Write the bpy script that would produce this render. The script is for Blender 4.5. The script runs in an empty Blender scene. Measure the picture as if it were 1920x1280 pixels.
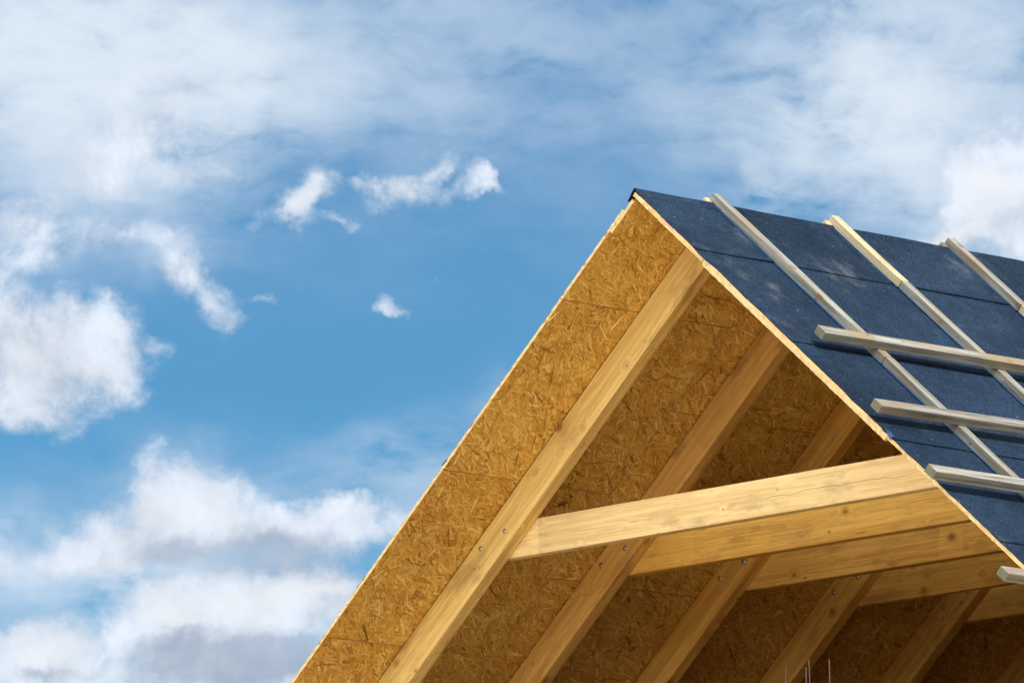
import bpy, bmesh, math, random
from mathutils import Vector, Matrix, noise as mnoise
random.seed(7)
S = bpy.context.scene
COL = S.collection

# ------------------------------------------------------------------ camera
ZA = 9.40                                   # height of the ridge above the ground
P = 0.700596                                # roof pitch (40 degrees)
cP, sP = math.cos(P), math.sin(P)
cam = bpy.data.cameras.new('camera')
cam.sensor_fit = 'HORIZONTAL'; cam.sensor_width = 36.0
cam.lens = 12871.84/1920*36.0
cam.clip_start = 0.5; cam.clip_end = 20000
co = bpy.data.objects.new('camera', cam); COL.objects.link(co)
FW = Vector((-0.71950447, 0.67003031, 0.18268194))
RT = Vector((0.68075035, 0.73249541, -0.00542585))
UP = Vector((0.13744917, -0.12045688, 0.98315709))
M = Matrix.Identity(4)
for i in range(3):
    M[i][0] = RT[i]; M[i][1] = UP[i]; M[i][2] = -FW[i]
M[0][3], M[1][3], M[2][3] = 26.4643439, -25.5682074, ZA-7.66525337
co.matrix_world = M
S.camera = co

# ------------------------------------------------------------------ sun, exposure
SUN = Vector((0.69, -0.09, 0.725)).normalized()
EL = math.asin(SUN.z)
sl = bpy.data.lights.new('sun', 'SUN'); sl.energy = 4.4; sl.angle = math.radians(2.5)
sl.color = (1.0, 0.93, 0.82)
so = bpy.data.objects.new('sun', sl); COL.objects.link(so)
so.rotation_euler = SUN.to_track_quat('Z', 'Y').to_euler(); so.location = (0, 0, 40)
S.view_settings.view_transform = 'Standard'; S.view_settings.look = 'None'
S.view_settings.gamma = 1; S.view_settings.use_curve_mapping = False
S.view_settings.exposure = 0.4
S.render.engine = 'CYCLES'
S.cycles.max_bounces = 10; S.cycles.diffuse_bounces = 6
S.cycles.use_denoising = True

# ------------------------------------------------------------------ node helper
class NT:
    def __init__(s, tree): s.t = tree; s.n = tree.nodes; s.l = tree.links
    def new(s, typ, **kw):
        nd = s.n.new(typ)
        for k, v in kw.items(): setattr(nd, k, v)
        return nd
    def put(s, sock, v):
        if isinstance(v, bpy.types.NodeSocket): s.l.new(v, sock)
        elif v is not None: sock.default_value = v
    def math(s, op, a, b=None, c=None, clamp=False):
        nd = s.new('ShaderNodeMath', operation=op, use_clamp=clamp)
        for i, v in enumerate((a, b, c)):
            if v is not None: s.put(nd.inputs[i], v)
        return nd.outputs[0]
    def vmath(s, op, a, b=None, out=0):
        nd = s.new('ShaderNodeVectorMath', operation=op)
        s.put(nd.inputs[0], a)
        if b is not None: s.put(nd.inputs[1], b)
        return nd.outputs['Value'] if out == 'v' else nd.outputs[0]
    def scale(s, a, f):
        nd = s.new('ShaderNodeVectorMath', operation='SCALE')
        s.put(nd.inputs[0], a); s.put(nd.inputs['Scale'], f); return nd.outputs[0]
    def mapping(s, v, loc=(0,0,0), rot=(0,0,0), scl=(1,1,1), typ='POINT'):
        nd = s.new('ShaderNodeMapping', vector_type=typ)
        s.put(nd.inputs[0], v)
        nd.inputs['Location'].default_value = loc if len(loc) == 3 else (*loc, 0)
        nd.inputs['Rotation'].default_value = rot; nd.inputs['Scale'].default_value = scl
        return nd.outputs[0]
    def noise(s, v, scale=5, detail=4, rough=.5, dist=0, out='Fac', lac=2.0):
        nd = s.new('ShaderNodeTexNoise')
        s.put(nd.inputs['Vector'], v)
        nd.inputs['Scale'].default_value = scale; nd.inputs['Detail'].default_value = detail
        nd.inputs['Roughness'].default_value = rough; nd.inputs['Distortion'].default_value = dist
        nd.inputs['Lacunarity'].default_value = lac
        return nd.outputs[out]
    def voro(s, v, scale=5, out='Distance', feature='F1', rnd=1.0):
        nd = s.new('ShaderNodeTexVoronoi', feature=feature)
        s.put(nd.inputs['Vector'], v); nd.inputs['Scale'].default_value = scale
        nd.inputs['Randomness'].default_value = rnd
        return nd.outputs[out]
    def ramp(s, f, stops, interp='LINEAR'):
        nd = s.new('ShaderNodeValToRGB'); s.put(nd.inputs[0], f)
        cr = nd.color_ramp; cr.interpolation = interp
        while len(cr.elements) < len(stops): cr.elements.new(.5)
        for e, (p, c) in zip(cr.elements, stops):
            e.position = p; e.color = c if len(c) == 4 else (*c, 1)
        return nd.outputs[0]
    def rng(s, v, a, b, c=0., d=1., smooth=False):
        nd = s.new('ShaderNodeMapRange', interpolation_type='SMOOTHSTEP' if smooth else 'LINEAR')
        s.put(nd.inputs[0], v)
        for i, x in enumerate((a, b, c, d)): s.put(nd.inputs[i+1], x)
        return nd.outputs[0]
    def mix(s, f, a, b, mode='MIX'):
        nd = s.new('ShaderNodeMix', data_type='RGBA', blend_type=mode, clamp_factor=True)
        s.put(nd.inputs[0], f)
        for k, v in ((6, a), (7, b)):
            if isinstance(v, tuple) and len(v) == 3: v = (*v, 1)
            s.put(nd.inputs[k], v)
        return nd.outputs[2]
    def sep(s, v):
        nd = s.new('ShaderNodeSeparateXYZ'); s.put(nd.inputs[0], v); return nd.outputs
    def comb(s, x, y, z):
        nd = s.new('ShaderNodeCombineXYZ')
        for i, v in enumerate((x, y, z)): s.put(nd.inputs[i], v)
        return nd.outputs[0]

# ------------------------------------------------------------------ world: sky and clouds
world = bpy.data.worlds.new('World'); S.world = world; world.use_nodes = True
w = NT(world.node_tree); w.n.clear()
K = 12.87184        # cloud chart: one unit of the chart is 1/K radian, azimuth/elevation on the north-western sky
AZ0, EL0 = math.atan2(FW.y, FW.x), math.asin(FW.z)
def build_world():
    sky = w.new('ShaderNodeTexSky', sky_type='NISHITA', sun_disc=False)
    sky.sun_elevation = EL; sky.sun_rotation = math.atan2(SUN.x, SUN.y)
    sky.altitude = 300; sky.air_density = 1.0; sky.dust_density = 0.0; sky.ozone_density = 5.0
    SKY = 0.085
    base = w.scale(sky.outputs[0], SKY)
    d = w.new('ShaderNodeTexCoord').outputs['Generated']
    x, y, z = w.sep(d)[:3]
    az = w.math('ARCTAN2', y, x)
    el = w.math('ARCSINE', z)
    U = w.math('MULTIPLY', w.math('SUBTRACT', AZ0, az), K*math.cos(EL0))
    V = w.math('MULTIPLY', w.math('SUBTRACT', el, EL0), K)
    uv0 = w.comb(U, V, 0.0)
    dk = w.scale(d, K)
    # noise warps of the chart
    n1 = w.noise(dk, 3.2, 3, .55, out='Color')
    n2 = w.noise(dk, 13.0, 5, .62, out='Color')
    def cen(c, a): return w.scale(w.vmath('SUBTRACT', c, (.5, .5, .5)), a)
    uvs = w.vmath('ADD', uv0, cen(n1, .30))
    uv = w.vmath('ADD', w.vmath('ADD', uv0, cen(n1, .10)), cen(n2, .09))
    def blobs(vec, lst, kind='SPHERICAL'):
        acc = None
        for (cx, cy, rx, ry, rot, wt) in lst:
            # entries are in thousandths of a chart unit, right and down from the chart's centre (960, 640)
            m = w.mapping(vec, ((cx-960)/1000, (640-cy)/1000, 0), (0, 0, math.radians(rot)), (rx/1000, ry/1000, 1.0), 'TEXTURE')
            g = w.new('ShaderNodeTexGradient', gradient_type=kind); w.put(g.inputs[0], m)
            acc = w.math('MULTIPLY', g.outputs['Fac'], wt) if acc is None else w.math('MULTIPLY_ADD', g.outputs['Fac'], wt, acc)
        return acc
    VEIL = [(200,90,480,190,-4,1.0),(110,110,560,260,-6,1.15),(430,70,520,260,0,.55),(60,250,360,200,0,.55),(660,190,620,200,5,.45),(1010,250,420,120,6,.15),
            (1150,70,620,200,0,.22),(820,40,420,180,0,.22),(1480,230,330,330,55,.75),(1620,110,380,320,50,.75),(1385,350,90,110,75,.6),(1300,230,260,150,20,.15),
            (1740,260,380,360,0,.8),(1860,330,320,300,0,.8),(1900,80,320,260,0,.5),
            (60,440,420,150,4,.75),(330,470,330,90,8,.35),(230,320,380,210,0,.55),(480,230,220,170,40,.35),
            (60,1045,560,110,-8,.9),(330,990,420,210,0,.9),(760,900,420,170,22,.50),(860,960,320,200,20,.5),(500,1180,700,210,0,.8),(200,1250,800,140,0,.9),
            (720,830,320,80,18,.25),(430,900,150,120,0,.2)]
    CUM = [(70,690,270,150,-8,1.0),(190,610,130,90,-20,.7),(30,590,140,110,0,.8),(110,700,170,110,-10,.5),(30,775,170,60,-10,.5),(210,710,90,60,-20,.4),(315,660,60,34,0,.45),
           (335,500,80,70,-30,.75),(390,560,110,60,-30,.75),(430,610,40,50,0,.5),(515,568,50,18,-10,.55),
           (290,185,120,90,50,.8),(230,270,220,80,10,.7),(180,330,140,70,20,.75),(370,320,150,46,15,.65),(430,320,60,26,0,.35),(485,270,50,70,0,.35),
           (590,355,64,50,20,.85),(545,385,80,40,20,.75),(575,405,44,50,0,.65),(640,420,40,16,0,.7),(810,320,80,34,30,.85),(725,352,90,32,5,.8),(765,378,120,30,12,.75),(895,340,54,36,0,.7),(925,355,50,20,-25,.6),(715,565,30,26,0,.7),(745,577,34,14,0,.6),(810,522,20,22,0,.5),(450,420,26,26,0,.3),(495,425,34,22,0,.28),
           (45,420,160,90,0,.75),(230,440,140,40,8,.7),(60,480,220,40,0,.3),
           (285,880,50,100,0,.55),(350,920,120,110,-30,.75),(330,1000,270,130,0,.85),(230,1000,180,90,20,.6),(430,950,110,110,0,.75),(100,1050,280,50,5,.5),
           (585,960,120,56,10,.85),(640,940,80,40,0,.6),(710,985,170,60,10,.8),(560,1010,160,80,0,.8),
           (290,1140,120,70,-20,.8),(345,1105,110,50,0,.65),(430,1130,210,80,0,.95),(520,1110,180,80,0,.8),(610,1105,120,70,0,.85),(640,1085,80,40,0,.6),(470,1190,340,100,4,.85),(300,1180,170,60,0,.6),
           (50,1215,160,90,0,1.),(110,1200,100,70,0,.7),(20,1170,110,50,0,.5),(250,1275,460,100,0,.9),(560,1275,300,70,0,.7),
           (1880,360,110,110,0,.9),(1860,340,70,60,0,.9),(1900,450,190,120,0,1.),(1800,440,110,50,25,.8),(1760,465,110,30,20,.5),(1960,330,150,170,0,.7),(1830,280,90,70,0,.3)]
    SHADE = [(430,1225,320,66,4,1.35),(560,1240,270,56,6,1.1),(300,1190,130,36,0,.5),(250,1290,420,30,0,.4),(600,1040,170,60,0,.9),(420,1050,190,70,0,.8),(500,1010,60,60,0,.4),(90,1262,100,22,0,.8),(1900,450,120,60,0,.4),(90,720,200,90,0,.4),(1945,400,120,70,0,.45),(250,1040,170,40,0,.3),(250,520,260,60,0,.2),(330,1010,140,60,0,.4)]
    veil = blobs(uvs, [(a, b, c*1.3, d*1.3, e, f*1.15) for a, b, c, d, e, f in VEIL], 'QUADRATIC_SPHERE'); cum = blobs(uv, CUM); shd = blobs(w.vmath('ADD', uv0, cen(n2, .07)), SHADE)
    warp = w.vmath('ADD', uv0, cen(n1, .16))
    dstr = w.mapping(warp, (0,0,0), (0,0,math.radians(8)), (1.0, 2.6, 1.0))
    nstr = w.noise(dstr, 2.4, 8, .60, 0)
    fine = w.noise(w.mapping(warp, (3,1,0), (0,0,math.radians(35)), (1.0, 2.2, 1.0)), 6.0, 8, .62, 0)
    ncl = w.noise(dk, 7.5, 9, .62, .25)
    ncl2 = w.noise(dk, 3.6, 7, .58, .2)
    mod = w.math('ADD', w.math('MULTIPLY', nstr, .55), w.math('ADD', w.math('MULTIPLY', fine, .30), w.math('MULTIPLY', ncl2, .35)))
    vx = w.math('MULTIPLY', veil, w.rng(mod, .47, .75, .0, 1.75))
    # a thin even milkiness near the top of the chart
    vx = w.math('ADD', vx, w.math('MULTIPLY', w.rng(V, -.10, .70, 0., .34, True), w.rng(mod, .44, .75, .05, 1.9)))
    va = w.math('MULTIPLY', w.math('SUBTRACT', 1.0, w.math('POWER', 2.718, w.math('MULTIPLY', vx, -1.15))), .92)
    ca = w.math('ADD', w.math('MULTIPLY', cum, .85), w.math('MULTIPLY', w.math('SUBTRACT', ncl, .5), 1.95))
    cmask = w.rng(cum, .02, .30, 0., 1., True)
    ca = w.math('MULTIPLY', w.rng(ca, .06, .98, 0., .97, True), cmask)
    # the rest of the sky: added unseen cumulus away from the charted part
    fdot = w.vmath('DOT_PRODUCT', d, tuple(FW), 'v')
    away = w.rng(fdot, math.cos(math.radians(14)), math.cos(math.radians(8)), 1., 0., True)
    ng = w.noise(w.mapping(d, scl=(1,1,1.8)), 2.6, 8, .58, .3)
    ga = w.math('MULTIPLY', w.rng(ng, .40, .58, 0., .95, True), away)
    ga = w.math('MULTIPLY', ga, w.rng(z, -.02, .06, 0., 1., True))
    # colours
    tint = w.mix(1.0, base, SKYTINT, 'MULTIPLY')
    vcol = w.mix(w.rng(veil, .3, 1.5), (.42, .52, .65, 1), (.62, .68, .745, 1))
    bright = w.rng(ncl, .34, .66, .84, 1.14)
    lit = w.scale(w.comb(.56, .61, .685), bright)
    sfac = w.math('ADD', shd, w.math('ADD', w.math('MULTIPLY', w.math('SUBTRACT', ncl2, .5), .6), w.math('MULTIPLY', w.math('SUBTRACT', ncl, .5), -.5)))
    grey = w.mix(w.rng(ncl, .3, .7), (.22, .275, .37, 1), (.38, .44, .53, 1))
    ccol = w.mix(w.rng(sfac, .14, .95, 0., .95, True), lit, grey)
    # whiter where a cumulus is thick
    ccol = w.mix(w.math('MULTIPLY', w.rng(cum, .95, 2.0, 0., .9, True), w.math('SUBTRACT', 1.0, w.rng(shd, .05, .4))), ccol, (.68, .70, .725, 1))
    c1 = w.mix(va, tint, vcol)
    c2 = w.mix(ca, c1, ccol)
    # added fill: unseen clouds on the gable side, brightened to light the open roof
    southfill = w.rng(w.vmath('DOT_PRODUCT', d, (-.20, -.97, .10), 'v'), -.15, .85, 1.05, 3.5, True)
    c3 = w.mix(ga, c2, w.scale(w.comb(1.0, .97, .92), southfill))
    bg = w.new('ShaderNodeBackground'); w.put(bg.inputs[0], c3); bg.inputs[1].default_value = 1.0
    out = w.new('ShaderNodeOutputWorld'); w.l.new(bg.outputs[0], out.inputs[0])
SKYTINT = (.39, .735, .825, 1.)
build_world()

# ------------------------------------------------------------------ materials
def mat(name):
    m = bpy.data.materials.new(name); m.use_nodes = True
    t = NT(m.node_tree); b = t.n['Principled BSDF']
    return m, t, b
def objcoord(t, stretch=1.0):
    tc = t.new('ShaderNodeTexCoord'); oi = t.new('ShaderNodeObjectInfo')
    off = t.scale(t.comb(1.0, 2.3, 3.1), t.math('MULTIPLY', oi.outputs['Random'], 37.0))
    return tc.outputs['Object'], t.vmath('ADD', tc.outputs['Object'], off), oi.outputs['Random']
def bump(t, b, h, strength, dist):
    bm = t.new('ShaderNodeBump'); t.put(bm.inputs['Height'], h)
    bm.inputs['Strength'].default_value = strength; bm.inputs['Distance'].default_value = dist
    t.l.new(bm.outputs[0], b.inputs['Normal'])

def pine(name, dark, light, knotc, checks=True):
    m, t, b = mat(name)
    raw, oc, rnd = objcoord(t)
    kd = t.voro(t.mapping(oc, scl=(.75, 1, 1)), 5.8)                 # sparse knots
    kp = t.voro(t.mapping(oc, scl=(.6, 1, 1)), 11.0)                # pin knots
    kbend = t.math('MULTIPLY', t.rng(kd, 0, .30, 1., 0., True), .055)
    sp = t.sep(oc)
    bent = t.comb(sp[0], t.math('ADD', sp[1], kbend), t.math('ADD', sp[2], kbend))
    g1 = t.noise(t.mapping(bent, scl=(.35, 9, 9)), 2.2, 4, .5, .5)
    g2 = t.noise(t.mapping(bent, scl=(.5, 70, 70)), 1.6, 4, .65)
    rings = t.math('SINE', t.math('MULTIPLY', g1, 70.0))
    f = t.math('ADD', t.math('MULTIPLY', g1, .55), t.math('MULTIPLY', g2, .40))
    f = t.math('ADD', f, t.math('MULTIPLY', rings, .045))
    col = t.mix(t.rng(f, .38, .58, 0., 1.), dark, light)
    # finger-jointed lengths of slightly different tone
    seg = t.math('FLOOR', t.math('ADD', t.math('MULTIPLY', sp[0], .62), t.math('MULTIPLY', rnd, 9.0)))
    wn = t.new('ShaderNodeTexWhiteNoise', noise_dimensions='1D'); t.put(wn.inputs['W'], t.math('ADD', seg, t.math('MULTIPLY', rnd, 71.0)))
    tone = t.rng(wn.outputs['Value'], 0, 1, .88, 1.08)
    col = t.mix(1.0, col, t.comb(tone, tone, tone), 'MULTIPLY')
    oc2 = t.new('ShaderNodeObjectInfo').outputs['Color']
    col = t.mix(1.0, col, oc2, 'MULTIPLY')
    # smudges and handling marks
    sm = t.noise(t.mapping(oc, scl=(1.0, 2.4, 2.4)), 3.0, 5, .62)
    col = t.mix(t.rng(sm, .51, .72, 0., .55, True), col, (dark[0]*.50, dark[1]*.46, dark[2]*.55))
    col = t.mix(t.rng(sm, .40, .24, 0., .30, True), col, (light[0]*1.10, light[1]*1.12, light[2]*1.25))
    # knots, each of its own size and tone
    kc = t.sep(t.voro(t.mapping(oc, scl=(.75, 1, 1)), 5.8, 'Color')); kr = t.rng(kc[0], .0, .85, .08, 1.)
    kn = t.math('DIVIDE', kd, t.math('MAXIMUM', t.math('MULTIPLY', kr, .15), .002))
    kn = t.math('ADD', kn, t.math('MULTIPLY', t.math('SUBTRACT', t.noise(oc, 40.0, 3, .6), .5), .5))
    halo = t.rng(kn, 1.7, .8, 0., .65, True); core = t.math('MULTIPLY', t.rng(kn, 1.0, .55, 0., 1., True), t.rng(kc[1], 0, 1, .5, 1.))
    ring = t.math('MULTIPLY', t.math('SINE', t.math('MULTIPLY', kn, 11.0)), t.rng(kn, 2.2, .8, 0., .16))
    col = t.mix(halo, col, (dark[0]*.74, dark[1]*.62, dark[2]*.55)); col = t.mix(core, col, knotc)
    col = t.mix(t.math('MAXIMUM', ring, 0.0), col, (dark[0]*.5, dark[1]*.4, dark[2]*.35))
    pc = t.sep(t.voro(t.mapping(oc, scl=(.6, 1, 1)), 11.0, 'Color'))
    pk = t.math('DIVIDE', kp, t.math('MAXIMUM', t.math('MULTIPLY', t.rng(pc[0], .1, .9, 0., 1.), .12), .001))
    col = t.mix(t.math('MULTIPLY', t.rng(pk, 1.0, .5, 0., .8, True), t.rng(pc[1], 0, 1, .5, 1.)), col, (knotc[0]*.55, knotc[1]*.55, knotc[2]*.55))
    # short resin streaks along the grain
    rs1 = t.voro(t.mapping(oc, scl=(.16, 1.4, 1.4)), 9.0); rc = t.sep(t.voro(t.mapping(oc, scl=(.16, 1.4, 1.4)), 9.0, 'Color'))
    col = t.mix(t.math('MULTIPLY', t.rng(rs1, .10, .04, 0., .6, True), t.rng(rc[0], .62, .7)), col, (dark[0]*.42, dark[1]*.33, dark[2]*.28))
    h = f
    if checks:
        rs = t.sep(raw)
        wob = t.noise(t.comb(rs[0], t.math('MULTIPLY', rnd, 50.0), 0.0), 1.3, 4, .6)
        line = t.math('ABSOLUTE', t.math('SUBTRACT', rs[2], t.math('MULTIPLY', t.math('SUBTRACT', wob, .5), .14)))
        gate = t.rng(t.noise(t.comb(rs[0], 9.0, t.math('MULTIPLY', rnd, 33.0)), 1.0, 2), .50, .58, 0., 1.)
        ck = t.math('MULTIPLY', t.rng(line, .0022, .0008, 0., .60), gate)
        col = t.mix(ck, col, (.10, .05, .018))
    t.put(b.inputs['Base Color'], col)
    b.inputs['Roughness'].default_value = .62; b.inputs['Specular IOR Level'].default_value = .28
    bump(t, b, h, .25, .004)
    return m
PINE = pine('planed_pine', (.58, .345, .090), (.80, .55, .190), (.22, .10, .035), False)
LITPINE = pine('lit_pine', (.64, .445, .180), (.82, .635, .320), (.26, .13, .05), True)  # lit copy of the pine: the front tie's brightness is put into its colour

def weathered(name):
    m, t, b = mat(name)
    raw, oc, rnd = objcoord(t)
    g = t.noise(t.mapping(oc, scl=(1.2, 30, 30)), 1.6, 5, .6, .3)
    col = t.mix(t.rng(g, .36, .62), (.105, .102, .088), (.27, .272, .25))
    gp = t.noise(t.mapping(oc, scl=(1.3, 3, 3)), 2.6, 4, .6)
    gate = t.rng(rnd, 0, 1, .0, .16)
    col = t.mix(t.rng(gp, t.math('SUBTRACT', .66, gate), t.math('SUBTRACT', .80, gate), 0., .60, True), col, (.155, .21, .16))
    bp = t.noise(t.mapping(oc, loc=(7, 3, 1), scl=(1.5, 4, 4)), 2.2, 5, .62)
    col = t.mix(t.rng(bp, .47, .66, 0., .75, True), col, (.21, .155, .095))
    kd = t.voro(t.mapping(oc, scl=(.7, 1, 1)), 6.5)
    col = t.mix(t.rng(kd, .17, .09, 0., .8, True), col, (.17, .10, .055))
    kp = t.voro(t.mapping(oc, scl=(.5, 1, 1)), 12.0)
    col = t.mix(t.rng(kp, .10, .06, 0., .7, True), col, (.07, .045, .03))
    tv = t.rng(rnd, 0, 1, .86, 1.12); bt = t.comb(tv, tv, tv)
    # end grain is darker and greyer
    ng = t.new('ShaderNodeNewGeometry')
    vt = t.new('ShaderNodeVectorTransform', vector_type='NORMAL', convert_from='WORLD', convert_to='OBJECT'); t.put(vt.inputs[0], ng.outputs['Normal'])
    ex = t.math('ABSOLUTE', t.sep(vt.outputs[0])[0])
    eg = t.noise(t.mapping(oc, scl=(40, 40, 40)), 1.5, 3, .6)
    col = t.mix(t.rng(ex, .8, .95), t.mix(1.0, col, bt, 'MULTIPLY'), t.mix(eg, (.07, .08, .062), (.19, .18, .125)))
    t.put(b.inputs['Base Color'], col)
    b.inputs['Roughness'].default_value = .8; b.inputs['Specular IOR Level'].default_value = .2
    bump(t, b, g, .4, .004)
    return m
GREYWOOD = weathered('weathered_batten')
FRESH = pine('sawn_batten', (.36, .29, .165), (.48, .415, .28), (.22, .13, .06), False)

def osb():
    m, t, b = mat('strand_board')
    at = t.new('ShaderNodeAttribute', attribute_name='flake'); fl = at.outputs['Fac']
    raw, oc, rnd = objcoord(t)
    n = t.noise(oc, 90.0, 3, .6); big = t.noise(raw, 2.3, 4, .6)
    f = t.math('ADD', fl, t.math('MULTIPLY', t.math('SUBTRACT', n, .5), .35))
    f = t.math('ADD', f, t.math('MULTIPLY', t.math('SUBTRACT', big, .5), .30))
    col = t.ramp(f, [(0., (.050, .022, .007)), (.10, (.24, .105, .020)), (.32, (.56, .305, .052)), (.58, (.76, .485, .110)), (.84, (.87, .65, .215)), (1., (.90, .74, .34))])
    tone = t.rng(rnd, 0, 1, .90, 1.02); col = t.mix(1.0, col, t.comb(tone, t.math('POWER', tone, 1.4), t.math('POWER', tone, 1.8)), 'MULTIPLY')
    t.put(b.inputs['Base Color'], col)
    b.inputs['Roughness'].default_value = .55; b.inputs['Specular IOR Level'].default_value = .3
    bump(t, b, n, .2, .002)
    return m
OSB = osb()
def osb_edge():
    m, t, b = mat('strand_board_edge')
    raw, oc, rnd = objcoord(t)
    n = t.noise(t.mapping(oc, scl=(22, 22, 160)), 1.5, 4, .65); n2 = t.noise(oc, 6.0, 4, .6)
    col = t.ramp(t.math('ADD', t.math('MULTIPLY', n, .75), t.math('MULTIPLY', n2, .25)), [(.25, (.34, .19, .075)), (.42, (.52, .36, .155)), (.6, (.65, .50, .26)), (.8, (.72, .61, .38))])
    t.put(b.inputs['Base Color'], col); b.inputs['Roughness'].default_value = .8
    bump(t, b, n, .6, .006)
    return m
OSBEDGE = osb_edge()

def felt():
    m, t, b = mat('slated_felt')
    raw, oc, rnd = objcoord(t)
    g = t.noise(raw, 80.0, 3, .85); g2 = t.noise(raw, 150.0, 1, .5); big = t.noise(raw, 1.7, 5, .6); mid = t.noise(raw, 9.0, 4, .6)
    col = t.mix(t.rng(g, .36, .64), (.0050, .0115, .0240), (.0160, .0315, .0600))
    col = t.mix(t.rng(g2, .58, .70, 0., .55), col, (.050, .076, .120))
    sp = t.voro(raw, 26.0); sc = t.voro(raw, 26.0, 'Color')
    col = t.mix(t.math('MULTIPLY', t.rng(sp, .10, .05, 0., 1.), t.rng(t.sep(sc)[0], .93, .95, 0., .8)), col, (.4, .42, .42))
    dust = t.math('MULTIPLY', t.rng(big, .54, .74, 0., 1., True), t.rng(mid, .42, .66, .15, 1.))
    dust = t.math('MULTIPLY', dust, t.rng(g, .35, .6, .35, 1.))
    col = t.mix(t.math('MULTIPLY', dust, .62), col, (.115, .130, .155))
    tone = t.math('MULTIPLY', t.rng(t.noise(raw, .9, 4, .6), .3, .7, .68, 1.32), t.rng(mid, .3, .7, .82, 1.18))
    col = t.mix(1.0, col, t.comb(tone, tone, tone), 'MULTIPLY')
    t.put(b.inputs['Base Color'], col); b.inputs['Roughness'].default_value = .9; b.inputs['Specular IOR Level'].default_value = .03
    bump(t, b, t.math('ADD', t.math('MULTIPLY', g, .4), t.math('MULTIPLY', mid, .5)), .35, .006)
    return m
FELT = felt()
def plain(name, col, rough=.6, metal=0., var=.25, sc=20.0, spec=.4):
    m, t, b = mat(name)
    raw, oc, rnd = objcoord(t)
    n = t.noise(oc, sc, 5, .6)
    c = t.mix(n, tuple(x*(1-var) for x in col), tuple(min(1, x*(1+var)) for x in col))
    t.put(b.inputs['Base Color'], c); b.inputs['Roughness'].default_value = rough; b.inputs['Metallic'].default_value = metal
    b.inputs['Specular IOR Level'].default_value = spec
    return m
STEEL = plain('zinc_plated_steel', (.40, .40, .39), .42, 1., .12, 60)
TAPE = plain('blue_foam_tape', (.015, .10, .28), .5, 0, .15, 30)
FILM = plain('blue_film', (.010, .038, .13), .35, 0, .4, 45)
RUST = plain('rusty_rebar', (.17, .10, .075), .8, .2, .6, 26)
DECK = plain('floor_boards', (.24, .12, .035), .8, 0, .2, 5)
SAND = plain('sandy_ground', (.35, .28, .185), .95, 0, .18, .25)
def brick():
    m, t, b = mat('clay_block')
    raw, oc, rnd = objcoord(t)
    sp = t.sep(raw)
    bt = t.new('ShaderNodeTexBrick'); t.put(bt.inputs['Vector'], t.comb(t.math('ADD', sp[0], sp[1]), sp[2], 0.0))
    bt.inputs['Scale'].default_value = 1.0; bt.inputs['Brick Width'].default_value = .38; bt.inputs['Row Height'].default_value = .24
    bt.inputs['Mortar Size'].default_value = .008
    bt.inputs['Color1'].default_value = (.42, .19, .10, 1); bt.inputs['Color2'].default_value = (.36, .15, .08, 1); bt.inputs['Mortar'].default_value = (.45, .43, .39, 1)
    t.put(b.inputs['Base Color'], bt.outputs['Color']); b.inputs['Roughness'].default_value = .9
    bump(t, b, bt.outputs['Fac'], -.5, .01)
    return m
BRICK = brick()

# ------------------------------------------------------------------ object helpers
def link(name, me, parent=None, mats=()):
    for mm in mats: me.materials.append(mm)
    o = bpy.data.objects.new(name, me); COL.objects.link(o)
    if parent: o.parent = parent
    return o
def build(name, bm, mats, parent=None, smooth=False):
    me = bpy.data.meshes.new(name); bm.to_mesh(me); bm.free()
    if smooth:
        for p in me.polygons: p.use_smooth = True
    return link(name, me, parent, mats)
def frame(origin, ex, ez):
    ex = Vector(ex).normalized(); ez = Vector(ez).normalized(); ey = ez.cross(ex).normalized(); ez = ex.cross(ey)
    m = Matrix.Identity(4)
    for i in range(3): m[i][0] = ex[i]; m[i][1] = ey[i]; m[i][2] = ez[i]; m[i][3] = origin[i]
    return m
def timber(name, L, W, H, m4, material, parent, bev=.004, wob=.0012, cuts=24, endcut=(0., 0.)):
    """a sawn length along local X, W wide in local Y, H deep in local Z, slightly bowed, with eased arrises"""
    bm = bmesh.new()
    r = bmesh.ops.create_cube(bm, size=1.0)
    bmesh.ops.scale(bm, vec=(L, W, H), verts=bm.verts)
    for v in bm.verts:
        if endcut[0] and v.co.x < 0: v.co.x += endcut[0]*(v.co.z/H+.5)
        if endcut[1] and v.co.x > 0: v.co.x -= endcut[1]*(v.co.z/H+.5)
    bmesh.ops.bevel(bm, geom=bm.edges[:], offset=bev, segments=2, affect='EDGES', profile=.6)
    for k in range(1, cuts):
        bmesh.ops.bisect_plane(bm, geom=bm.verts[:]+bm.edges[:]+bm.faces[:], plane_co=(-L/2+L*k/cuts, 0, 0), plane_no=(1, 0, 0))
    sd = random.random()*100
    a1, a2 = random.uniform(-1, 1), random.uniform(-1, 1)
    for v in bm.verts:
        q = v.co
        n = mnoise.noise_vector(Vector((q.x*2.1+sd, q.y*9, q.z*9)))
        b = (1-(2*q.x/L)**2)
        v.co = q + Vector((0, n.y*wob + a1*wob*b*1.5, n.z*wob + a2*wob*b*1.5))
    o = build(name, bm, [material], parent)
    o.matrix_world = m4
    return o

def A(side, u, y, n):
    """point on a roof slope: u down the slope from the ridge, y from the verge, n under the outer face of the boarding"""
    return Vector((side*(u*cP - n*sP), y, ZA - u*sP - n*cP))
def DN(side): return Vector((side*cP, 0, -sP))       # down the slope
def NO(side): return Vector((side*sP, 0, cP))        # outward normal

Y0, SP, WR, T, D = .580693, .945041, .084979, .018, .20
TZ, TH = -1.55509, .205904
NR = 9
ROOFLEN = Y0 + SP*(NR-1) + .65
EAVE = 5.3

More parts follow.
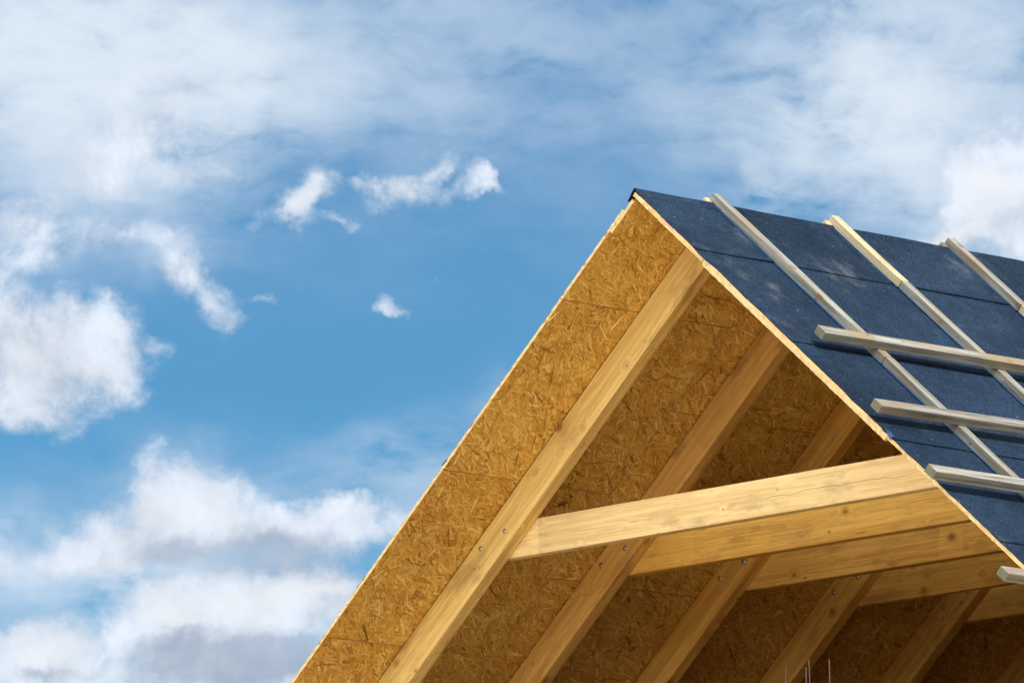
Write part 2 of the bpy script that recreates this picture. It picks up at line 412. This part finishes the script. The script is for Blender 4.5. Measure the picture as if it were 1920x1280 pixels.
house = bpy.data.objects.new('unfinished_house', None); COL.objects.link(house)
house.empty_display_size = .5
house['label'] = 'unfinished gabled house roof with open timber frame, strand board sheathing and dark blue felt'
house['category'] = 'house'

# ------------------------------------------------------------------ ground
bm = bmesh.new(); bmesh.ops.create_grid(bm, x_segments=40, y_segments=40, size=3000)
g = build('ground', bm, [SAND]); g['kind'] = 'structure'; g['label'] = 'pale sandy ground around the house'

# ------------------------------------------------------------------ walls and slab under the roof
def wall_box(name, x0, x1, y0, y1, z0, z1, m, trap=0.):
    bm = bmesh.new(); bmesh.ops.create_cube(bm, size=1.0)
    cx, cy, cz = (x0+x1)/2, (y0+y1)/2, (z0+z1)/2
    for v in bm.verts:
        v.co = Vector((v.co.x*(x1-x0), v.co.y*(y1-y0), v.co.z*(z1-z0)))
        if trap and v.co.z > 0: v.co.x -= math.copysign(trap, v.co.x)
    o = build(name, bm, [m], house); o.location = (cx, cy, cz); return o
YB = ROOFLEN - .6
wall_box('wall', -3.30, 3.30, .50, .76, 0, ZA-3.08, BRICK)                 # front gable wall, stopped under the frame
wall_box('wall', -3.30, 3.30, YB-.25, YB, 0, ZA-3.08, BRICK)
wall_box('wall', -3.30, -3.05, .762, YB-.252, 0, ZA-2.83, BRICK)
wall_box('wall', 3.05, 3.30, .762, YB-.252, 0, ZA-2.83, BRICK)
wall_box('attic_floor', -3.04, 3.04, .764, YB-.254, ZA-3.62, ZA-3.42, DECK)
bm = bmesh.new()                                                                # rear gable closing the attic
for yy in (YB-.24, YB-.1):
    zt = ZA-.30; zb = ZA-3.077
    vs = [bm.verts.new((sx*((ZA-.32-z)/math.tan(P)), yy, z)) for sx, z in ((-1, zb), (1, zb))] + [bm.verts.new((0, yy, ZA-.33))]
    bm.faces.new(vs)
build('gable_infill', bm, [BRICK], house)

# ------------------------------------------------------------------ strand board sheathing
def flake_board(name, side, u0, u1, y0, y1, n_out, n_in, density, parent, seed, label=None):
    """a board in slope coordinates; its underside carries pressed wood strands of its own geometry"""
    rd = random.Random(seed)
    org = A(side, (u0+u1)/2, (y0+y1)/2, (n_out+n_in)/2)
    m4 = frame(org, (0, 1, 0), NO(side)); inv = m4.inverted()
    L, Wd, H = y1-y0, u1-u0, n_in-n_out
    verts, faces, val, midx = [], [], [], []
    def face(pts, v, mi=0):
        i = len(verts); verts.extend(pts); faces.append(tuple(range(i, i+len(pts)))); val.append(v); midx.append(mi)
    x2, y2, z2 = L/2, Wd/2, H/2
    # edges are cut in short lengths with a slightly ragged lower arris
    face([(-x2,-y2,z2),(x2,-y2,z2),(x2,y2,z2),(-x2,y2,z2)], .45)
    face([(-x2,-y2,-z2),(-x2,y2,-z2),(x2,y2,-z2),(x2,-y2,-z2)], .40)
    def edge(a, b, nx, ny):
        ln = math.hypot(b[0]-a[0], b[1]-a[1]); k = max(1, int(ln/.022)); pp = None
        for i in range(k+1):
            f = i/k; j = rd.gauss(0, .0009) + (rd.uniform(-.006, -.002) if rd.random() < .05 else 0); jz = rd.gauss(0, .0009)
            p = (a[0]+(b[0]-a[0])*f+nx*j, a[1]+(b[1]-a[1])*f+ny*j)
            cur = [(p[0], p[1], z2+jz*.3), (p[0]+nx*rd.gauss(0, .0012), p[1]+ny*rd.gauss(0, .0012), 0), (p[0]+nx*rd.gauss(0, .001), p[1]+ny*rd.gauss(0, .001), -z2-abs(jz))]
            if pp:
                for q in range(2): face([pp[q], pp[q+1], cur[q+1], cur[q]], .7, 1)
            pp = cur
    edge((-x2, y2), (-x2, -y2), -1, 0); edge((-x2, -y2), (x2, -y2), 0, -1)
    edge((x2, -y2), (x2, y2), 1, 0); edge((x2, y2), (-x2, y2), 0, 1)
    nfl = int(L*Wd*density)
    for i in range(nfl):
        kind = rd.random()
        if kind < .50: ln, wd = rd.lognormvariate(math.log(.090), .40), rd.lognormvariate(math.log(.0105), .45)
        elif kind < .93: ln, wd = rd.lognormvariate(math.log(.075), .45), rd.lognormvariate(math.log(.0036), .4)
        else: ln, wd = rd.lognormvariate(math.log(.095), .3), rd.lognormvariate(math.log(.020), .35)
        ln = min(ln, .17); wd = min(wd, .034)
        if kind < .93: v = rd.gauss(.50, .17)
        else: v = rd.gauss(.46, .12)
        if rd.random() < .006: v = rd.uniform(.10, .28); ln *= .30
        if rd.random() < .09: v = rd.uniform(.72, .92)
        an = rd.gauss(FLANG, .50) if rd.random() < .85 else rd.uniform(0, math.pi)
        ca, sa = math.cos(an), math.sin(an)
        cx, cy = rd.uniform(-x2, x2), rd.uniform(-y2, y2)
        z = -z2 - rd.uniform(.0002, .0020); tl, tw = rd.gauss(0, .0006), rd.gauss(0, .0005)
        h = ln/2; k = wd/2
        shape = [(-h, rd.uniform(-.5, .3)*k), (-h*rd.uniform(.6, .95), -k*rd.uniform(.6, 1)), (h*rd.uniform(.5, .95), -k*rd.uniform(.5, 1)), (h, rd.uniform(-.4, .6)*k), (h*rd.uniform(.5, .95), k*rd.uniform(.6, 1)), (-h*rd.uniform(.4, .95), k*rd.uniform(.5, 1))]
        pts = []
        bend = rd.gauss(0, .14)*ln
        for (px, py) in shape:
            py += bend*((px/h)**2)*.5
            qx, qy = cx+px*ca-py*sa, cy+px*sa+py*ca
            pts.append((max(-x2+.0005, min(x2-.0005, qx)), max(-y2+.0005, min(y2-.0005, qy)), min(-z2-.0001, z+tl*px/h+tw*py/k)))
        face(pts[::-1], max(.16 if kind > .012 else .04, min(.98, v)))
    me = bpy.data.meshes.new(name); me.from_pydata(verts, [], faces)
    a = me.attributes.new('flake', 'FLOAT', 'FACE'); a.data.foreach_set('value', val)
    me.polygons.foreach_set('material_index', midx)
    me.update()
    o = link(name, me, parent, [OSB, OSBEDGE]); o.matrix_world = m4
    if label: o['label'] = label
    return o
FLANG = .62
G = .0030
YE = ROOFLEN
# left slope seen from below: ridge strip, a front column of boards and the column behind it, joints staggered
flake_board('roof_board', -1, .132, .777, 0.0, 1.30, 0, T, 5200, house, 1)
flake_board('roof_board', -1, .777+G, 2.06, 0.0, 1.30, 0, T, 5200, house, 2)
flake_board('roof_board', -1, 2.06+G, 3.36, 0.0, 1.30, 0, T, 5200, house, 3)
flake_board('roof_board', -1, 3.36+G, EAVE, 0.0, 1.30, 0, T, 3500, house, 4)
flake_board('roof_board', -1, .132, 1.412, 1.30+G, 3.82, 0, T, 3600, house, 5)
flake_board('roof_board', -1, 1.412+G, 2.722, 1.30+G, 3.82, 0, T, 3600, house, 6)
flake_board('roof_board', -1, 2.722+G, EAVE, 1.30+G, 3.82, 0, T, 2600, house, 7)
flake_board('roof_board', -1, .132, 1.405, 3.82+G, 6.2, 0, T, 2200, house, 8)
flake_board('roof_board', -1, 1.405+G, 2.702, 3.82+G, 6.2, 0, T, 2200, house, 9)
flake_board('roof_board', -1, 2.702+G, EAVE, 3.82+G, 6.2, 0, T, 2000, house, 10)
flake_board('roof_board', -1, .132, EAVE, 6.2+G, YE, 0, T, 300, house, 11)
flake_board('roof_board', -1, .012, .132-G, .035, YE, .0, T-.002, 2600, house, 12)
flake_board('ridge_strip', -1, .040, .272, -.003, .28, T+.0015, T+.022, 4000, house, 13)
# right slope: three lifts of boards, edge seen along the verge
flake_board('roof_board', 1, .004, .70, 0.0, YE, 0, .024, 300, house, 21)
flake_board('roof_board', 1, .70+G, 2.47, 0.0, YE, 0, .036, 120, house, 22)
flake_board('roof_board', 1, 2.47+G, EAVE, 0.002, YE, 0, .020, 120, house, 23)

# ------------------------------------------------------------------ rafters (> bolt)
def bolt_mesh():
    bm = bmesh.new()
    prof = [(0, .0095), (.006, .0088), (.011, .0066), (.0145, .0034), (.0160, .0012), (.0160, 0)]
    K2 = 18; rings = []
    for (r, h) in prof:
        rings.append([bm.verts.new((r*math.cos(2*math.pi*i/K2), r*math.sin(2*math.pi*i/K2), h)) for i in range(K2)] if r else [bm.verts.new((0, 0, h))])
    for a, b in zip(rings, rings[1:]):
        for i in range(K2):
            j = (i+1) % K2
            if len(a) == 1: bm.faces.new((a[0], b[i], b[j]))
            else: bm.faces.new((a[i], b[i], b[j], a[j]))
    me = bpy.data.meshes.new('bolt'); bm.to_mesh(me); bm.free()
    for p in me.polygons: p.use_smooth = True
    me.materials.append(STEEL)
    return me
BOLT = bolt_mesh()
BU = [(2.330, 2.534), (2.332, 2.534), (2.309, 2.511), (2.302, 2.498), (2.296, 2.496), (2.30, 2.50)]
RL = 5.0
for i in range(NR):
    y = Y0+i*SP
    for side in (-1, 1):
        u0 = .075 if side < 0 else .255
        n_in = T if side < 0 else .038
        org = A(side, u0+RL/2, y+WR/2, n_in+.0052+D/2)
        ex = DN(side)
        tone = random.uniform(.94, 1.0)
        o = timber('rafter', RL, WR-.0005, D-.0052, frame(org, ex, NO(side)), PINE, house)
        o.color = (1.03, 1.10, 1.22, 1) if i == 0 else (tone, tone*random.uniform(.86, .94), tone*random.uniform(.62, .82), 1)  # front rafter tinted paler, deeper ones more orange: interior shade painted into the colour
        if i < 6 and side < 0:
            for k, (bu, bd) in enumerate(zip(BU[i], (.152, .080))):
                b = bpy.data.objects.new('bolt', BOLT); COL.objects.link(b)
                b.parent = o
                m4 = frame(A(side, bu, y+.0004, bd), DN(side), (0, -1, 0))
                b.matrix_parent_inverse = o.matrix_world.inverted(); b.matrix_world = m4

# ------------------------------------------------------------------ collar ties, bolted behind each pair of rafters
TW = [.070, .075, .085, .060, .075, .075, .075, .075, .075]
for i in range(NR):
    y = Y0+i*SP+WR+.001
    hb = (ZA - (ZA+TZ-.02)) / math.tan(P)
    L = 2*1.80
    m4 = frame((0, y+TW[i]/2, ZA+TZ-TH/2 + random.uniform(-.003, .003)), (1, 0, 0), (0, 0, 1))
    tone = random.uniform(.95, 1.0)
    o = timber('collar_tie', L, TW[i], TH, m4, LITPINE if i == 0 else PINE, house, bev=.005, endcut=(TH/math.tan(P), TH/math.tan(P)))
    if i == 0: o['label'] = 'front collar tie painted paler as if lit, with a long drying crack'
    if i: o.color = (tone, tone*random.uniform(.86, .94), tone*random.uniform(.62, .82), 1)  # ties behind the front one tinted orange, painting in the roof space's shade

# ------------------------------------------------------------------ roofing felt on the right slope
def felt_sheet(side, u0, u1, y0, y1, lift0, lift1, seed, fold=None, scuff=False):
    nu = max(4, int((u1-u0)/.022)); ny = max(6, int((y1-y0)/.03))
    verts, faces = [], []
    sd = seed*13.7
    def pos(fu, fy, top):
        u = u0+(u1-u0)*fu; y = y0+(y1-y0)*fy
        wav = mnoise.noise(Vector((y*3.1+sd, 2.0, 0)))*.009 + mnoise.noise(Vector((y*14+sd, 7.0, 0)))*.003
        if fu > .97: u += wav
        e = max(0, 1-abs(y-y0)/.02) if y0 < .1 else 0
        h = lift0+(lift1-lift0)*fu**6
        h += .0012*(1+mnoise.noise(Vector((u*2.3, y*2.0, side)))) + .0006*(1+mnoise.noise(Vector((u*7, y*6, 3.0))))
        if fu > .9: h += (.5+.5*mnoise.noise(Vector((y*2.7+sd, 0, 9.0))))*.003*((fu-.9)/.1)
        if scuff:
            dx = (y-.56)/.11; dv = (u-(u1-.012-.03*(y-.5)))/.012
            h += .014*math.exp(-dx*dx-dv*dv)
        if y0 < .1:
            ye = y + mnoise.noise(Vector((u*5.0+sd, 1.0, 0)))*.012*max(0, 1-(y-y0)/.06) + mnoise.noise(Vector((u*23.0+sd, 4.0, 0)))*.004*max(0, 1-(y-y0)/.06)
        else: ye = y
        h -= .0005*e
        return A(side, u, ye, -(h if top else h-.0035))
    for top in (True, False):
        for i in range(nu+1):
            for j in range(ny+1): verts.append(pos(i/nu, j/ny, top))
    N = (nu+1)*(ny+1); idx = lambda i, j, t: (0 if t else N)+i*(ny+1)+j
    for i in range(nu):
        for j in range(ny):
            q = [idx(i, j, 1), idx(i+1, j, 1), idx(i+1, j+1, 1), idx(i, j+1, 1)]
            faces.append(q if side > 0 else q[::-1])
    for j in range(ny): faces.append([idx(nu, j, 1), idx(nu, j, 0), idx(nu, j+1, 0), idx(nu, j+1, 1)])
    for i in range(nu):
        faces.append([idx(i, 0, 1), idx(i, 0, 0), idx(i+1, 0, 0), idx(i+1, 0, 1)])
        faces.append([idx(i, ny, 1), idx(i+1, ny, 1), idx(i+1, ny, 0), idx(i, ny, 0)])
    me = bpy.data.meshes.new('felt_sheet'); me.from_pydata(verts, [], faces); me.update()
    for p in me.polygons: p.use_smooth = True
    return link('felt_sheet', me, house, [FELT])
YF = ROOFLEN
s1 = felt_sheet(1, .0, .612, .004, 1.56, .0030, .0072, 1, scuff=True)
felt_sheet(1, .0, .605, 1.497, YF, .0072, .0095, 2)
felt_sheet(1, .50, 1.557, .003, YF, .0012, .0074, 3)
felt_sheet(1, 1.45, 2.525, .006, YF, .0012, .0074, 4)
felt_sheet(1, 2.42, 3.497, .002, YF, .0012, .0074, 5)
felt_sheet(1, 3.40, 4.46, .004, YF, .0012, .0074, 6)
felt_sheet(1, 4.36, EAVE, .004, YF, .0012, .0074, 7)
for k, (a, b) in enumerate(((.05, 1.10), (1.0, 2.06), (1.96, 3.0), (2.9, 4.0), (3.9, EAVE))):
    felt_sheet(-1, a, b, .006 if a > .1 else .045, YF, .0012, .0095, 20+k)
# ridge capping: felt folded over the ridge, drooping at the gable end
def ridge_fold():
    verts, faces = [], []
    prof = [(-1, .062, .009), (-1, .045, .010), (-1, .03, .012), (-1, .012, .014), (0, 0, .018), (1, .012, .0125), (1, .03, .0095), (1, .05, .0050)]
    ny = 160; th = .004
    for j in range(ny+1):
        y = -.004 + (YF+.004)*(j/ny)**1.25
        dr = max(0, 1-y/.12)
        for lay in (0, 1):
            for (sd, u, h) in prof:
                hh = h + .003*mnoise.noise(Vector((y*2.2, u*9*(sd or 1), 4.0))) - lay*th
                if sd == 0: p = Vector((0, y, ZA + hh/cP*.9))
                else: p = A(sd, u, y, -hh)
                if sd < 0: p.z -= dr*.012*(u/.06)
                verts.append(p)
    n = len(prof); R = lambda j, l, k: j*2*n+l*n+k
    for j in range(ny):
        for k in range(n-1):
            faces.append([R(j, 0, k), R(j+1, 0, k), R(j+1, 0, k+1), R(j, 0, k+1)][::-1])
            faces.append([R(j, 1, k), R(j+1, 1, k), R(j+1, 1, k+1), R(j, 1, k+1)])
        for k in (0, n-1): faces.append([R(j, 0, k), R(j+1, 0, k), R(j+1, 1, k), R(j, 1, k)])
    for k in range(n-1): faces.append([R(0, 0, k), R(0, 0, k+1), R(0, 1, k+1), R(0, 1, k)])
    me = bpy.data.meshes.new('ridge_felt'); me.from_pydata(verts, [], faces); me.update()
    for p in me.polygons: p.use_smooth = True
    return link('ridge_felt', me, house, [FELT])
ridge_fold()

# ------------------------------------------------------------------ counter battens (> sealing tape) and tiling battens
NB = -.0125             # underside of the counter battens above the felt
CW, CH = .060, .045
def counter(side, y, u0, u1, material, dy=0., tape=True, skew=0.):
    L = u1-u0
    org = A(side, (u0+u1)/2, y+CW/2+dy, NB-CH/2)
    ex = (DN(side)+Vector((0, skew, 0))).normalized()
    o = timber('counter_batten', L, CW, CH, frame(org, ex, NO(side)), material, house, bev=.003, wob=.0016, cuts=16)
    if material is FRESH: o['label'] = 'fresh yellow length of batten'
    if tape:
        bm = bmesh.new(); bmesh.ops.create_cube(bm, size=1.0)
        bmesh.ops.scale(bm, vec=(L-.01, CW+.005, .003), verts=bm.verts)
        t = build('sealing_tape', bm, [TAPE], o); t.location = (0, 0, -CH/2-.0020)
    return o
C0 = .5995
for i in range(NR):
    y = C0+i*SP
    if i == 0:
        counter(1, y, -.050, 1.655, GREYWOOD); counter(1, y, 1.658, 5.2, GREYWOOD, .002)
    elif i == 1:
        counter(1, y, -.060, .645, FRESH, .0); counter(1, y, .648, 1.655, GREYWOOD, .004); counter(1, y, 1.658, 5.2, GREYWOOD)
    elif i == 2:
        counter(1, y, -.055, .675, GREYWOOD, 0); counter(1, y, .678, 2.4, FRESH, .004); counter(1, y, 2.403, 5.2, GREYWOOD)
    else:
        counter(1, y, -.055, 1.8+.1*(i % 3), GREYWOOD); counter(1, y, 1.83+.1*(i % 3), 5.2, GREYWOOD)
    counter(-1, y-.035, -.012, 2.2, FRESH if i != 2 else GREYWOOD); counter(-1, y-.035, 2.203, 5.2, GREYWOOD)

def tile_batten(u, y0, y1, w=.074, h=.050, slope=0.):
    nb = NB-CH-.001-h/2
    p0 = A(1, u+w/2, y0, nb); p1 = A(1, u+w/2+slope*(y1-y0), y1, nb)
    m4 = frame((p0+p1)/2, p1-p0, NO(1))
    return timber('tiling_batten', (p1-p0).length, w, h, m4, GREYWOOD, house, bev=.003, wob=.0018, cuts=30)
BATTENS = []
for u, ya, yb, sl_ in ((1.513, .165, 6.0, -.006), (2.285, -.022, 5.8, -.018), (2.945, -.150, 5.9, .006), (3.955, -.448, 5.9, 0.)):
    BATTENS.append((tile_batten(u, ya, yb, slope=sl_), u, sl_))

# screw heads where tiling battens cross the counter battens
def screw_mesh():
    bm = bmesh.new(); bmesh.ops.create_cone(bm, cap_ends=True, segments=12, radius1=.0065, radius2=.0048, depth=.003)
    me = bpy.data.meshes.new('screw'); bm.to_mesh(me); bm.free(); me.materials.append(STEEL); return me
SCREW = screw_mesh()
for o, u, sl_ in BATTENS:
    for i in range(5):
        y = C0+i*SP+CW*.5+random.uniform(-.012, .012)
        c = bpy.data.objects.new('screw', SCREW); COL.objects.link(c); c.parent = o
        m4 = frame(A(1, u+.037+sl_*(y)+random.uniform(-.01, .01), y, NB-CH-.001-.050-.0012), (0, 1, 0), NO(1))
        c.matrix_parent_inverse = o.matrix_world.inverted(); c.matrix_world = m4

# blue film showing where the felt stops short at the verge
bm = bmesh.new()
pts = [(2.436, .002), (2.446, .010), (2.47, .016), (2.508, .015), (2.522, .006), (2.50, -.003), (2.46, -.002)]
top = [bm.verts.new(A(1, u, y, -.0145 - .002*math.sin(u*90))) for u, y in pts]
bot = [bm.verts.new(A(1, u, y, -.0125 - .002*math.sin(u*90))) for u, y in pts]
bm.faces.new(top); bm.faces.new(bot[::-1])
for i in range(len(pts)): bm.faces.new((top[i], bot[i], bot[(i+1) % len(pts)], top[(i+1) % len(pts)]))
hang = [bm.verts.new(A(1, u, -.004, n)) for u, n in ((2.45, -.012), (2.51, -.012), (2.512, .010), (2.475, .001))]
bm.faces.new(hang)
build('film_flap', bm, [FILM], house)

# ------------------------------------------------------------------ rebar rods rising from the gable wall
def rod(px, z, lean, r=.0036):
    bm = bmesh.new(); K2 = 10; rings = []
    z0 = ZA-3.10; n = 60
    for j in range(n+1):
        f = j/n; zz = z0+(z-z0)*f; rr = r*(1.10 if j % 2 else .95)
        rings.append([bm.verts.new((px+lean*f*f+rr*math.cos(6.2832*i/K2), .62+rr*math.sin(6.2832*i/K2), zz)) for i in range(K2)])
    for a, b in zip(rings, rings[1:]):
        for i in range(K2): bm.faces.new((a[i], a[(i+1) % K2], b[(i+1) % K2], b[i]))
    bm.faces.new(rings[-1])
    o = build('rebar_rod', bm, [RUST], house, True)
    return o
for px, z, ln in ((.500, ZA-2.618, .004), (.661, ZA-2.635, -.005), (.690, ZA-2.594, -.010), (.838, ZA-2.609, -.006)):
    rod(px, z, ln)
